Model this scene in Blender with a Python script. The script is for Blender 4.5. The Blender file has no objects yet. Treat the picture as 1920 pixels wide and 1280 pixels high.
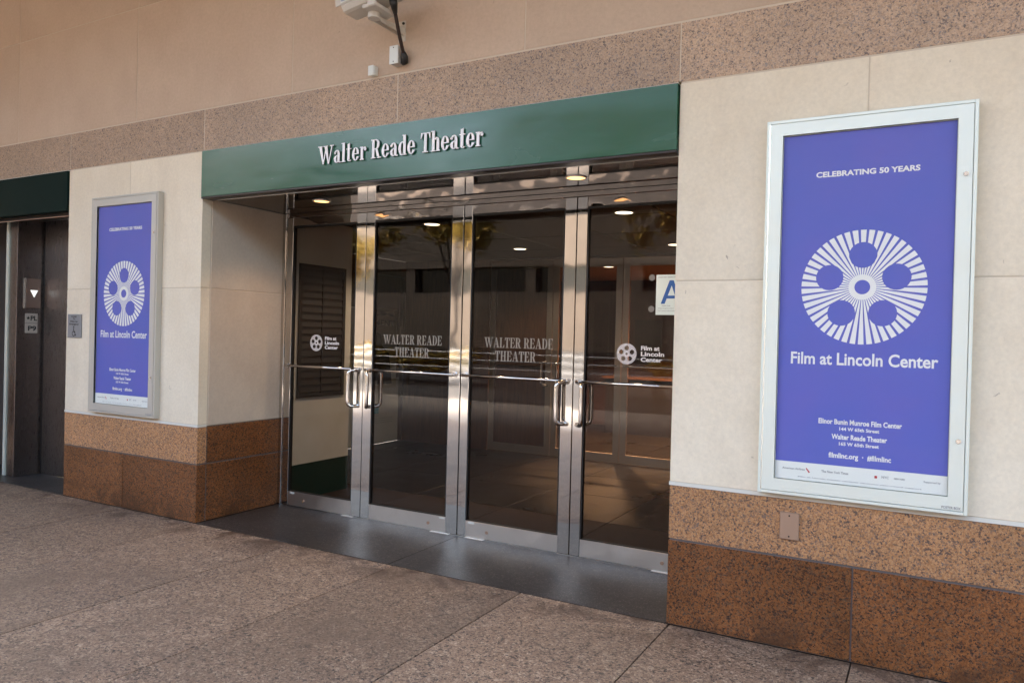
import bpy, bmesh, math, random
from mathutils import Vector, Matrix
R = math.radians
random.seed(7)
SC = bpy.context.scene
COL = SC.collection

# ------------------------------------------------------------------ camera, world, sun, exposure
cd = bpy.data.cameras.new('camera')
cd.sensor_width = 36.0
cd.lens = 36.0 * 1412.71 / 1920.0
cd.clip_start = 0.05
cd.clip_end = 600
cam = bpy.data.objects.new('camera', cd)
COL.objects.link(cam)
_y, _p, _r = 0.50574, -0.00722, 0.0251
F = Vector((-math.sin(_y)*math.cos(_p), math.cos(_y)*math.cos(_p), math.sin(_p)))
RT = F.cross(Vector((0, 0, 1))).normalized()
UP = RT.cross(F)
R2 = math.cos(_r)*RT + math.sin(_r)*UP
U2 = -math.sin(_r)*RT + math.cos(_r)*UP
m = Matrix((R2, U2, -F)).transposed().to_4x4()
m.translation = Vector((5.22491, -4.15791, 1.6))
cam.matrix_world = m
SC.camera = cam

SUN_EL, SUN_AZ = R(38), R(284)          # azimuth measured clockwise from +Y
w = bpy.data.worlds.new('World')
SC.world = w
w.use_nodes = True
nt = w.node_tree
bg = nt.nodes['Background']
sky = nt.nodes.new('ShaderNodeTexSky')
sky.sky_type = 'NISHITA'
sky.sun_disc = False
sky.sun_elevation = SUN_EL
sky.sun_rotation = SUN_AZ
sky.air_density = 1.3
sky.dust_density = 5.0
sky.ozone_density = 1.0
nt.links.new(sky.outputs[0], bg.inputs[0])
bg.inputs[1].default_value = 0.15
sl = bpy.data.lights.new('sun', 'SUN')
sl.energy = 2.0
sl.angle = R(12)
sl.color = (1.0, 0.92, 0.82)
so = bpy.data.objects.new('sun', sl)
COL.objects.link(so)
sd = Vector((math.sin(SUN_AZ)*math.cos(SUN_EL), math.cos(SUN_AZ)*math.cos(SUN_EL), math.sin(SUN_EL)))
so.rotation_euler = sd.to_track_quat('Z', 'Y').to_euler()
so.location = (0, -10, 20)
SC.view_settings.view_transform = 'Standard'
SC.view_settings.look = 'None'
SC.view_settings.gamma = 1.0
SC.view_settings.exposure = 3.25
SC.cycles.use_denoising = True
SC.cycles.max_bounces = 10
SC.cycles.diffuse_bounces = 5
SC.cycles.glossy_bounces = 6
SC.cycles.transparent_max_bounces = 16
SC.cycles.sample_clamp_indirect = 6.0
SC.cycles.caustics_reflective = False
SC.cycles.caustics_refractive = False
SC.cycles.blur_glossy = 0.5

# ------------------------------------------------------------------ materials
MATS = {}
def mat(name, col=(.5, .5, .5), rough=.5, metal=0., spec=.5, **kw):
    if name in MATS: return MATS[name]
    M = bpy.data.materials.new(name); M.use_nodes = True
    b = M.node_tree.nodes['Principled BSDF']
    b.inputs['Base Color'].default_value = (*col, 1)
    b.inputs['Roughness'].default_value = rough
    b.inputs['Metallic'].default_value = metal
    b.inputs['Specular IOR Level'].default_value = spec
    for k, v in kw.items():
        b.inputs[k.replace('_', ' ')].default_value = v
    MATS[name] = M
    return M

class NT:
    def __init__(s, M):
        s.M = M; s.t = M.node_tree; s.b = s.t.nodes['Principled BSDF']
    def n(s, typ, **kw):
        x = s.t.nodes.new(typ)
        for k, v in kw.items():
            if k.startswith('i_'): x.inputs[k[2:].replace('_', ' ')].default_value = v
            else: setattr(x, k, v)
        return x
    def l(s, a, b): s.t.links.new(a, b)
    def coord(s, rnd=True, scale=(1, 1, 1)):
        tc = s.n('ShaderNodeTexCoord')
        mp = s.n('ShaderNodeMapping'); mp.inputs['Scale'].default_value = scale
        s.l(tc.outputs['Object'], mp.inputs['Vector'])
        if not rnd: return mp.outputs[0]
        oi = s.n('ShaderNodeObjectInfo')
        mu = s.n('ShaderNodeVectorMath', operation='MULTIPLY_ADD')
        cb = s.n('ShaderNodeCombineXYZ')
        for k in range(3): s.l(oi.outputs['Random'], cb.inputs[k])
        s.l(cb.outputs[0], mu.inputs[0]); mu.inputs[1].default_value = (37.1, 53.7, 71.3)
        s.l(mp.outputs[0], mu.inputs[2])
        return mu.outputs[0]
    def noise(s, vec, scale, detail=3, rough=.55, dist=0.):
        x = s.n('ShaderNodeTexNoise'); s.l(vec, x.inputs['Vector'])
        x.inputs['Scale'].default_value = scale; x.inputs['Detail'].default_value = detail
        x.inputs['Roughness'].default_value = rough; x.inputs['Distortion'].default_value = dist
        return x
    def ramp(s, fac, stops, interp='LINEAR'):
        x = s.n('ShaderNodeValToRGB'); s.l(fac, x.inputs[0])
        cr = x.color_ramp; cr.interpolation = interp
        while len(cr.elements) < len(stops): cr.elements.new(.5)
        for e, (p, c) in zip(cr.elements, stops):
            e.position = p
            e.color = (*c, 1) if hasattr(c, '__len__') else (c, c, c, 1)
        return x.outputs[0]
    def mix(s, fac, a, b, mode='MIX'):
        x = s.n('ShaderNodeMix', data_type='RGBA', blend_type=mode)
        for sock, v in ((x.inputs[0], fac), (x.inputs[6], a), (x.inputs[7], b)):
            if isinstance(v, bpy.types.NodeSocket): s.l(v, sock)
            elif hasattr(v, '__len__'): sock.default_value = (*v, 1)
            else: sock.default_value = v
        return x.outputs[2]
    def tint(s, c, lo, hi):      # every panel is cut from its own piece of stone
        oi = s.n('ShaderNodeObjectInfo')
        return s.mix(1., c, s.ramp(oi.outputs['Random'], [(0., lo), (1., hi)]), 'MULTIPLY')
    def bump(s, h, strength=.3, dist=.01):
        x = s.n('ShaderNodeBump'); x.inputs['Strength'].default_value = strength
        x.inputs['Distance'].default_value = dist; s.l(h, x.inputs['Height'])
        s.l(x.outputs[0], s.b.inputs['Normal'])

def granite(name, stops, scale=75, rough=(.35, .6), fine=(.55, 1.25), stain=None, tone=(.82, 1.12), bump=.25, big=1.3, dirt=None):
    """crystalline stone: distorted voronoi cells coloured by a ramp, finer grain over it, broad uneven tone"""
    M = mat(name, spec=.3); t = NT(M)
    v = t.coord()
    nz = t.noise(v, scale*.9, 2)
    va = t.n('ShaderNodeVectorMath', operation='MULTIPLY_ADD')
    t.l(nz.outputs['Color'], va.inputs[0]); va.inputs[1].default_value = (.034*75/scale,)*3; t.l(v, va.inputs[2])
    vo = t.n('ShaderNodeTexVoronoi'); vo.inputs['Scale'].default_value = scale; t.l(va.outputs[0], vo.inputs['Vector'])
    sp = t.n('ShaderNodeSeparateColor'); t.l(vo.outputs['Color'], sp.inputs[0])
    cl = t.noise(v, scale*.17, 2)      # crystals gather in clusters
    ad = t.n('ShaderNodeMath', operation='MULTIPLY_ADD'); t.l(cl.outputs[0], ad.inputs[0]); ad.inputs[1].default_value = .55
    t.l(sp.outputs[0], ad.inputs[2])
    sb = t.n('ShaderNodeMath', operation='SUBTRACT'); t.l(ad.outputs[0], sb.inputs[0]); sb.inputs[1].default_value = .275
    c = t.ramp(sb.outputs[0], stops)
    fn = t.noise(v, scale*2.6, 3, .7)
    c = t.mix(1., c, t.ramp(fn.outputs[0], [(.3, fine[0]), (.7, fine[1])]), 'MULTIPLY')
    bn = t.noise(v, big, 4, .6)
    c = t.mix(1., c, t.ramp(bn.outputs[0], [(.3, tone[0]), (.7, tone[1])]), 'MULTIPLY')
    c = t.tint(c, .90, 1.09)
    if stain:
        sn = t.noise(v, .9, 6, .62, .4)
        c = t.mix(t.ramp(sn.outputs[0], [(.52, 0.), (.72, .75)]), c, stain)
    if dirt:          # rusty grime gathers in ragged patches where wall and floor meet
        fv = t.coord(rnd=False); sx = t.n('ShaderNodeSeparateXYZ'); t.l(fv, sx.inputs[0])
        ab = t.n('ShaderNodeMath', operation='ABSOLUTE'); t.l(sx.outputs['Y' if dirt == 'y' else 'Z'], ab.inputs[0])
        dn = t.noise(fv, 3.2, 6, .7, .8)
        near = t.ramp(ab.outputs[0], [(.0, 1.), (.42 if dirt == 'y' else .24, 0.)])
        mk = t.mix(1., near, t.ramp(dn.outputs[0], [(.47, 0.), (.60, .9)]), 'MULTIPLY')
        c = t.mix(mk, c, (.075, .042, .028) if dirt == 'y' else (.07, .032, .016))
    t.l(c, t.b.inputs['Base Color'])
    rr = t.ramp(bn.outputs[0], [(.3, rough[0]), (.7, rough[1])]); t.l(rr, t.b.inputs['Roughness'])
    t.bump(fn.outputs[0], bump, .002)
    return M

def limestone(name, a, b, pit=(.25, .19, .14), dirt=(.45, .34, .25)):
    M = mat(name, rough=.8); t = NT(M)
    v = t.coord()
    n1 = t.noise(v, 2.2, 6, .65)
    c = t.ramp(n1.outputs[0], [(.3, a), (.7, b)])
    n2 = t.noise(v, 45, 4, .7)
    c = t.mix(1., c, t.ramp(n2.outputs[0], [(.3, .93), (.7, 1.05)]), 'MULTIPLY')
    n3 = t.noise(v, 26, 3, .5, 1.2)          # small pits and scratches
    n4 = t.noise(v, 3.1, 3, .5)
    mk = t.mix(1., t.ramp(n3.outputs[0], [(.72, 0.), (.77, .6)]), t.ramp(n4.outputs[0], [(.45, .1), (.62, 1.)]), 'MULTIPLY')
    c = t.mix(mk, c, pit)
    n5 = t.noise(t.coord(scale=(1.6, 1.6, .5)), 1.7, 5, .6)
    c = t.mix(t.ramp(n5.outputs[0], [(.5, 0.), (.78, .22)]), c, dirt)
    c = t.tint(c, .955, 1.035)
    t.l(c, t.b.inputs['Base Color'])
    t.bump(n2.outputs[0], .25, .003)
    return M

def stainless(name, col=(.62, .59, .55), rough=.05, wave=.0, wscale=5., brush=None, dirt=.0):
    M = mat(name, col, rough, 1.0); t = NT(M)
    v = t.coord(rnd=False)
    if wave:
        vv = t.coord(rnd=True)
        n = t.noise(vv, wscale, 1, .4, .3)
        t.bump(n.outputs[0], wave, .01)
    if brush:
        n = t.noise(t.coord(scale=brush), 60, 3, .6)
        t.l(t.ramp(n.outputs[0], [(.3, rough*.7), (.7, rough*1.4)]), t.b.inputs['Roughness'])
        t.bump(n.outputs[0], .05, .001)
    if dirt:
        n = t.noise(t.coord(), 7, 5, .65)
        t.l(t.ramp(n.outputs[0], [(.4, rough), (.75, rough+dirt)]), t.b.inputs['Roughness'])
        c = t.mix(t.ramp(n.outputs[0], [(.5, 0.), (.8, .35)]), col, tuple(k*.75 for k in col))
        t.l(c, t.b.inputs['Base Color'])
    return M

def glass(name, tint=(.6, .58, .55), ior=1.6, rough=0.):
    M = bpy.data.materials.new(name); M.use_nodes = True; t = M.node_tree
    t.nodes.clear()
    o = t.nodes.new('ShaderNodeOutputMaterial'); mx = t.nodes.new('ShaderNodeMixShader')
    tr = t.nodes.new('ShaderNodeBsdfTransparent'); tr.inputs[0].default_value = (*tint, 1)
    gl = t.nodes.new('ShaderNodeBsdfGlossy'); gl.inputs['Roughness'].default_value = rough
    fr = t.nodes.new('ShaderNodeFresnel'); fr.inputs[0].default_value = ior
    geo = t.nodes.new('ShaderNodeNewGeometry')
    # both faces of the pane use the outside index, so that the back face never turns total
    sel = t.nodes.new('ShaderNodeMix'); sel.data_type = 'FLOAT'
    sel.inputs[2].default_value = ior; sel.inputs[3].default_value = 1/ior
    t.links.new(geo.outputs['Backfacing'], sel.inputs[0]); t.links.new(sel.outputs[0], fr.inputs[0])
    t.links.new(fr.outputs[0], mx.inputs[0]); t.links.new(tr.outputs[0], mx.inputs[1]); t.links.new(gl.outputs[0], mx.inputs[2])
    t.links.new(mx.outputs[0], o.inputs[0])
    MATS[name] = M
    return M

def emis(name, col, s):
    M = mat(name, col, .4)
    b = M.node_tree.nodes['Principled BSDF']
    b.inputs['Emission Color'].default_value = (*col, 1); b.inputs['Emission Strength'].default_value = s
    return M

G_BAND = granite('granite_light_band', [(.0, (.14, .115, .11)), (.10, (.23, .18, .155)), (.20, (.40, .275, .19)), (.45, (.51, .355, .245)), (.7, (.56, .41, .29)), (.88, (.45, .33, .25)), (1., (.27, .235, .225))], 150, (.4, .6), (.6, 1.3))
G_UP = granite('granite_orange_course', [(.0, (.10, .07, .065)), (.12, (.17, .11, .08)), (.24, (.35, .168, .075)), (.45, (.49, .245, .110)), (.75, (.56, .31, .155)), (.9, (.35, .195, .11)), (1., (.18, .135, .12))], 140, (.32, .5), (.5, 1.4))
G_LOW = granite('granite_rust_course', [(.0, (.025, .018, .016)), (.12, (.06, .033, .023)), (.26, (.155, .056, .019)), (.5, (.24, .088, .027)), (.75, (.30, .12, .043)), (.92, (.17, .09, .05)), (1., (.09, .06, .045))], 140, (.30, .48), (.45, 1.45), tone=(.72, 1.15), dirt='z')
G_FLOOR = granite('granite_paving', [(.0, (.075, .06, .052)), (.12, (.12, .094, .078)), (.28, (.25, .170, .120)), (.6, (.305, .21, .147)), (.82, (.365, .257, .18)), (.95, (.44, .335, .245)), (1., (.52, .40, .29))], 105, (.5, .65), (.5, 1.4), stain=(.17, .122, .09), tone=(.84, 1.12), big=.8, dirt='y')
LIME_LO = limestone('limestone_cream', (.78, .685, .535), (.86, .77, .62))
LIME_HI = limestone('limestone_bounce_tint', (.53, .395, .295), (.59, .455, .345))  # warm floor-bounce light on the upper courses is put into this colour
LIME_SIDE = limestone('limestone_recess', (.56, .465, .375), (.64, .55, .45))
DARKG = granite('granite_dark_threshold', [(.0, (.021, .018, .017)), (.5, (.041, .035, .032)), (.9, (.063, .055, .050)), (1., (.15, .13, .12))], 180, (.30, .46), (.8, 1.2), bump=.1)
MORT_L = mat('joint_light', (.62, .53, .42), .9)
MORT_D = mat('joint_dark', (.13, .11, .105), .9)
FLOORJ = mat('floor_joint', (.03, .025, .022), .9)
TRIM = mat('ledge_white', (.72, .70, .64), .6)
CORE = mat('wall_core', (.12, .10, .09), .9)
GREEN = mat('green_paint', (.018, .13, .088), .3, Coat_Weight=.12, Coat_Roughness=.12)
t = NT(GREEN); vv = t.coord(rnd=False, scale=(1, 1, 4))
n = t.noise(vv, 1.6, 5, .6, .5)
t.l(t.mix(t.ramp(n.outputs[0], [(.45, 0.), (.75, .3)]), (.010, .088, .046), (.03, .13, .080)), t.b.inputs['Base Color'])
t.l(t.ramp(n.outputs[0], [(.35, .14), (.7, .30)]), t.b.inputs['Roughness'])
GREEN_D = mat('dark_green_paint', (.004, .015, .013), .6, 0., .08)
GREEN_IN = mat('green_base_paint', (.006, .035, .028), .4)
POL = stainless('stainless_mirror', (.60, .57, .535), .05, .13, 3.5)
POL_H = stainless('stainless_mirror_wavy', (.38, .33, .29), .03, .5, 6.0)
SOFF = stainless('bronze_mirror', (.105, .088, .08), .05, .10, 3.0)
SATIN = stainless('stainless_satin', (.62, .59, .56), .32, dirt=.2)
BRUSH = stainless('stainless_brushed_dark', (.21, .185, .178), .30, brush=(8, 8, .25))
BRUSH_E = mat('stainless_edge', (.75, .74, .70), .25, 1.)
TUBE = stainless('stainless_tube', (.72, .69, .66), .12)
DARKM = mat('dark_bronze', (.04, .032, .03), .35, .6)
GASK = mat('black_gasket', (.008, .008, .008), .5)
GLASS = glass('door_glass', (.79, .78, .77), 1.33)
CASEGL = glass('case_glass', (.99, .99, .99), 1.08)
ALU_R = mat('aluminium_satin_lit', (.80, .86, .80), .42, .35)  # stronger light on the right case is put into its colour
ALU_L = mat('aluminium_satin_shaded', (.55, .53, .48), .42, .35)  # same aluminium, greyed and darkened in colour for the weaker light
for M in (ALU_R, ALU_L):
    t = NT(M); n = t.noise(t.coord(), 12, 4); t.l(t.ramp(n.outputs[0], [(.3, .34), (.7, .5)]), t.b.inputs['Roughness'])
BLUE = mat('poster_blue', (.085, .095, .50), .5)
t = NT(BLUE); n = t.noise(t.coord(), 2.5, 3)
t.l(t.mix(t.ramp(n.outputs[0], [(.35, 0.), (.7, 1.)]), (.105, .135, .53), (.13, .135, .53)), t.b.inputs['Base Color'])
PWHITE = mat('poster_white', (.86, .89, .84), .5)
INKW = mat('print_white', (.86, .87, .86), .5)
INKG = mat('print_grey', (.30, .31, .32), .6)
INKR = mat('print_red', (.55, .06, .06), .6)
INKB = mat('print_blue', (.03, .09, .30), .5)
INKK = mat('print_black', (.012, .012, .014), .5)
VINYL = mat('vinyl_white', (.82, .82, .84), .5)
VINYLG = mat('vinyl_frosted', (.30, .275, .235), .7)
LETTER = mat('letter_white', (.92, .91, .92), .4)
LETTER_S = mat('letter_side', (.10, .09, .09), .4)
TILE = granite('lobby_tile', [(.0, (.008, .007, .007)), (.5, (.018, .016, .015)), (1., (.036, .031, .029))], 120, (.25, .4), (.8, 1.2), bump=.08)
MATT = granite('entrance_mat', [(.0, (.015, .009, .007)), (.5, (.035, .018, .013)), (1., (.05, .028, .02))], 160, (.8, .9), (.7, 1.2))
INW = mat('lobby_wall_cream', (.46, .41, .33), .7)
t = NT(INW); n = t.noise(t.coord(), 3, 4); t.l(t.mix(t.ramp(n.outputs[0], [(.3, 0.), (.7, 1.)]), (.66, .61, .52), (.74, .69, .60)), t.b.inputs['Base Color'])
WOOD = mat('walnut_panel', (.11, .045, .02), .4)
t = NT(WOOD); n = t.noise(t.coord(scale=(6, 6, .5)), 5, 5, .6, 1.2)
t.l(t.ramp(n.outputs[0], [(.3, (.045, .018, .009)), (.55, (.085, .036, .017)), (.75, (.125, .056, .027))]), t.b.inputs['Base Color'])
WOOD_L = mat('honey_wood', (.35, .16, .06), .45)
t = NT(WOOD_L); n = t.noise(t.coord(scale=(6, 6, .5)), 5, 5, .6, 1.2)
t.l(t.ramp(n.outputs[0], [(.3, (.24, .10, .035)), (.7, (.42, .20, .085))]), t.b.inputs['Base Color'])
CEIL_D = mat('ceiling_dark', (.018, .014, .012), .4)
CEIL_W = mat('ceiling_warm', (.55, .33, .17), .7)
LOUV = mat('louvre_dark', (.028, .024, .024), .5, .3)
BLACK = mat('black_plastic', (.01, .01, .01), .4)
LAMP_IN = emis('lamp_warm', (1., .80, .55), .9)
LAMP_OUT = emis('lamp_orange', (1., .50, .18), .34)
CAMW = mat('camera_beige', (.62, .58, .52), .45)
CONDUIT = mat('conduit_brown', (.035, .02, .016), .5)
BOXW = mat('box_white', (.74, .76, .72), .45)
BRONZE_P = mat('bronze_plate', (.42, .28, .20), .42, .4)
SIGNG = mat('sign_grey', (.27, .28, .30), .4, .3)
BLD = limestone('opposite_stone', (.15, .115, .088), (.19, .15, .118))
PLAZA = limestone('plaza_pale_stone', (.30, .265, .23), (.36, .32, .28))
CONC = limestone('concrete_pale', (.42, .36, .30), (.50, .44, .37))
YEL = mat('leaf_yellow', (.42, .26, .025), .7)
YEL2 = mat('leaf_olive', (.16, .12, .02), .7)
BARK = mat('bark', (.06, .045, .035), .9)

# ------------------------------------------------------------------ builders
ORG = {}
def reg(o, org): ORG[o.name] = Vector(org)
def thing(name, label, cat, loc=(0, 0, 0), group=None):
    o = bpy.data.objects.new(name, None); COL.objects.link(o); o.location = loc
    o.empty_display_size = .1
    o['label'] = label; o['category'] = cat
    if group: o['group'] = group
    reg(o, loc); return o
def obj(name, bm, m, parent=None, kind=None, label=None, cat=None, group=None, org=None, smooth=False):
    """world-space bmesh -> mesh object under its parent (vertices stored relative to the thing's base)"""
    me = bpy.data.meshes.new(name)
    bm.normal_update()
    og = Vector(ORG[parent.name]) if parent is not None else Vector(org or (0, 0, 0))
    for v in bm.verts: v.co -= og
    bm.to_mesh(me); bm.free()
    for mm in (m if isinstance(m, (list, tuple)) else [m]): me.materials.append(mm)
    if smooth:
        for p in me.polygons: p.use_smooth = True
    o = bpy.data.objects.new(name, me); COL.objects.link(o)
    if parent is not None: o.parent = parent
    else: o.location = og
    reg(o, og)
    if kind: o['kind'] = kind
    if label: o['label'] = label
    if cat: o['category'] = cat
    if group: o['group'] = group
    return o
def B(): return bmesh.new()
def box(bm, x0, x1, y0, y1, z0, z1, bev=0., mi=0):
    r = bmesh.ops.create_cube(bm, size=1)
    vs = r['verts']
    for v in vs:
        v.co = Vector((x0 + (v.co.x+.5)*(x1-x0), y0 + (v.co.y+.5)*(y1-y0), z0 + (v.co.z+.5)*(z1-z0)))
    fs = {f for v in vs for f in v.link_faces}
    for f in fs: f.material_index = mi
    if bev:
        es = {e for v in vs for e in v.link_edges}
        bmesh.ops.bevel(bm, geom=list(es), offset=bev, segments=1, affect='EDGES')
    return bm
def bx(*a, **k): return box(B(), *a, **k)
def cyl(bm, c, axis, r, h, seg=20, r2=None):
    """cylinder centred at c along axis ('X','Y','Z' or vector)"""
    ax = {'X': Vector((1, 0, 0)), 'Y': Vector((0, 1, 0)), 'Z': Vector((0, 0, 1))}.get(axis) if isinstance(axis, str) else Vector(axis).normalized()
    q = Vector((0, 0, 1)).rotation_difference(ax).to_matrix().to_4x4(); q.translation = Vector(c)
    bmesh.ops.create_cone(bm, cap_ends=True, segments=seg, radius1=r, radius2=r if r2 is None else r2, depth=h, matrix=q)
    return bm
def tube(bm, pts, r, seg=12, caps=True):
    pts = [Vector(p) for p in pts]; rings = []
    up = None
    for i, p in enumerate(pts):
        d = (pts[min(i+1, len(pts)-1)] - pts[max(i-1, 0)]).normalized()
        if up is None:
            up = Vector((0, 0, 1)) if abs(d.z) < .9 else Vector((1, 0, 0))
        s = d.cross(up).normalized(); up = s.cross(d).normalized()
        rr = r[i] if isinstance(r, (list, tuple)) else r
        rings.append([bm.verts.new(p + (math.cos(2*math.pi*k/seg)*s + math.sin(2*math.pi*k/seg)*up)*rr) for k in range(seg)])
    for a, b in zip(rings, rings[1:]):
        for k in range(seg): bm.faces.new((a[k], a[(k+1) % seg], b[(k+1) % seg], b[k]))
    if caps:
        bm.faces.new(rings[0][::-1]); bm.faces.new(rings[-1])
    return bm
def prism(bm, pts, off, depth, toW, mi=0):
    """2D polygon (u,v) extruded; toW(u,v,d) -> world"""
    a = [bm.verts.new(toW(u, v, off)) for u, v in pts]
    b = [bm.verts.new(toW(u, v, off+depth)) for u, v in pts]
    try: f1 = bm.faces.new(a); f2 = bm.faces.new(b[::-1])
    except ValueError: return
    f1.material_index = mi; f2.material_index = mi
    n = len(pts)
    for i in range(n):
        f = bm.faces.new((a[i], b[i], b[(i+1) % n], a[(i+1) % n])); f.material_index = mi if mi == 0 else mi

def fY(y):      # front-facing plane: d grows towards the viewer (-Y)
    return lambda u, v, d: Vector((u, y-d, v))

# sans lettering: Blender's built-in font turned into mesh, fitted to a width
def sans(body, x0, x1, zb, cap, y, depth=.0006, bold=.02, toW=None, squeeze=None):
    cu = bpy.data.curves.new('lettering', 'FONT'); cu.body = body; cu.size = 1.0; cu.offset = bold
    cu.extrude = .0; cu.resolution_u = 3; cu.space_character = 1.0
    o = bpy.data.objects.new('lettering', cu); COL.objects.link(o)
    dg = bpy.context.evaluated_depsgraph_get(); dg.update()
    me = bpy.data.meshes.new_from_object(o.evaluated_get(dg))
    bpy.data.objects.remove(o); bpy.data.curves.remove(cu)
    bm = B(); bm.from_mesh(me); bpy.data.meshes.remove(me)
    xs = [v.co.x for v in bm.verts]; a, b = min(xs), max(xs)
    sx = (x1-x0)/(b-a); sz = cap/.729
    W = toW or fY(y)
    for v in bm.verts: v.co = W(x0+(v.co.x-a)*sx, zb+v.co.y*sz, depth)
    for f in bm.faces:
        f.normal_update()
    return bm

# condensed bold serif letters drawn by hand; cap height 1
def ring(cx, cy, rx, ry, tx, ty, a0, a1, n=18):
    P = []
    for i in range(n):
        q0 = R(a0+(a1-a0)*i/n); q1 = R(a0+(a1-a0)*(i+1)/n)
        P.append([(cx+rx*math.cos(q0), cy+ry*math.sin(q0)), (cx+rx*math.cos(q1), cy+ry*math.sin(q1)),
                  (cx+(rx-tx)*math.cos(q1), cy+(ry-ty)*math.sin(q1)), (cx+(rx-tx)*math.cos(q0), cy+(ry-ty)*math.sin(q0))])
    return P
def rc(x0, x1, y0, y1): return [(x0, y0), (x1, y0), (x1, y1), (x0, y1)]
S, T_ = .15, .055
def glyph(c):
    X = .70
    if c == 'W': return [[(.05,1),(.24,1),(.38,.0),(.30,0)], [(.50,1),(.56,1),(.38,0),(.31,0)], [(.40,1),(.59,1),(.73,0),(.65,0)], [(.88,1),(.94,1),(.73,0),(.68,0)], rc(0,.30,.95,1), rc(.34,.63,.951,1.001), rc(.79,1.02,.95,1)], 1.0
    if c == 'A': return [[(.07,0),(.13,0),(.34,1),(.29,.98)], [(.27,1),(.38,1),(.62,0),(.43,0)], rc(.17,.46,.30,.35), rc(0,.22,0,.05), rc(.36,.68,.001,.051)], .68
    if c == 'L': return [rc(.06,.06+S,0,1), rc(0,.29,.95,1), rc(0,.50,0,.05), [(.50,0),(.52,.30),(.48,.30),(.38,.05)]], .54
    if c == 'T': return [rc(.19,.19+S,0,1), rc(.02,.53,.95,1), [(.0,.70),(.035,.70),(.12,.96),(.02,1)], [(.55,.70),(.515,.70),(.43,.96),(.53,1)], rc(.11,.44,0,.05)], .56
    if c == 'E': return [rc(.06,.06+S,0,1), rc(0,.47,.95,1), rc(0,.48,0,.05), rc(.2,.38,.48,.53), [(.47,1),(.50,.70),(.465,.70),(.36,.96)], [(.48,0),(.52,.30),(.48,.30),(.37,.05)], rc(.355,.39,.38,.63)], .55
    if c == 'R': return [rc(.06,.06+S,0,1), rc(0,.30,.95,1), rc(0,.29,0,.05), rc(.2,.30,.47,.52)] + ring(.28,.735,.24,.265,S,.05,-90,90) + [[(.26,.50),(.40,.50),(.52,.06),(.36,.10)], rc(.37,.62,0,.06)], .62
    if c == 'D': return [rc(.06,.06+S,0,1), rc(0,.28,.95,1), rc(0,.28,0,.05)] + ring(.25,.5,.31,.5,S,.05,-90,90), .60
    if c == 'H': return [rc(.06,.06+S,0,1), rc(.40,.40+S,0,1), rc(.1,.45,.49,.54), rc(0,.29,.95,1), rc(0,.29,0,.05), rc(.34,.63,.951,1), rc(.34,.63,0,.051)], .66
    if c == 'a': return [rc(.24,.24+.15,.03,.50), rc(.34,.47,0,.05)] + ring(.22,.50,.17,.20,.14,.05,0,150,12) + ring(.21,.20,.19,.20,.15,.045,60,300,14) + ring(.09,.54,.065,.065,.064,.064,0,360,10) + [[(.2,.37),(.3,.40),(.3,.45),(.2,.42)], [(.22,.0),(.3,.06),(.3,.11),(.2,.045)]], .47
    if c == 'l': return [rc(.06,.06+.155,0,1.04), rc(0,.12,.99,1.03), rc(0,.28,0,.05)], .29
    if c == 't': return [rc(.07,.07+.15,.10,.93), rc(0,.32,X-.05,X), [(.07,.93),(.22,.93),(.22,.98)]] + ring(.21,.12,.14,.12,.10,.05,180,330,8), .34
    if c == 'e': return ring(.23,.35,.22,.355,.15,.05,20,335,22) + [rc(.12,.44,.34,.39), [(.44,.39),(.44,.34),(.29,.36),(.29,.45),(.42,.5)]], .47
    if c == 'r': return [rc(.05,.05+.15,0,X), rc(0,.12,X-.05,X), rc(0,.26,0,.05)] + ring(.33,.56,.08,.09,.079,.089,0,360,10) + ring(.30,.45,.15,.24,.05,.06,60,175,8), .40
    if c == 'd': return [rc(.28,.28+.15,0,1.04), rc(.22,.34,.99,1.04), rc(.35,.50,0,.05)] + ring(.23,.35,.22,.355,.15,.05,40,320,20), .50
    if c == 'h': return [rc(.05,.05+.15,0,1.04), rc(0,.12,.99,1.04), rc(0,.25,0,.05), rc(.31,.46,0,.52), rc(.27,.51,0,.051)] + ring(.31,.50,.15,.205,.14,.06,0,150,12), .52
    return [], .24
def serif(text, x0, x1, zb, cap, y, depth, stagger=.00015, track=.03, mi=0):
    adv = sum(glyph(c)[1] + track for c in text) - track
    sx = (x1-x0)/adv; out = []; x = 0.
    for c in text:
        P, a = glyph(c)
        if P:
            bm = B()
            for k, poly in enumerate(P):
                st = stagger*(k % 7)
                prism(bm, [(x0+(x+u)*sx, zb+v*cap) for u, v in poly], 0., depth+st, fY(y))
            out.append(bm)
        x += a + track
    return out
def join(bms):
    r = B()
    for b in bms:
        me = bpy.data.meshes.new('tmp'); b.to_mesh(me); b.free(); r.from_mesh(me); bpy.data.meshes.remove(me)
    return r

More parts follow.
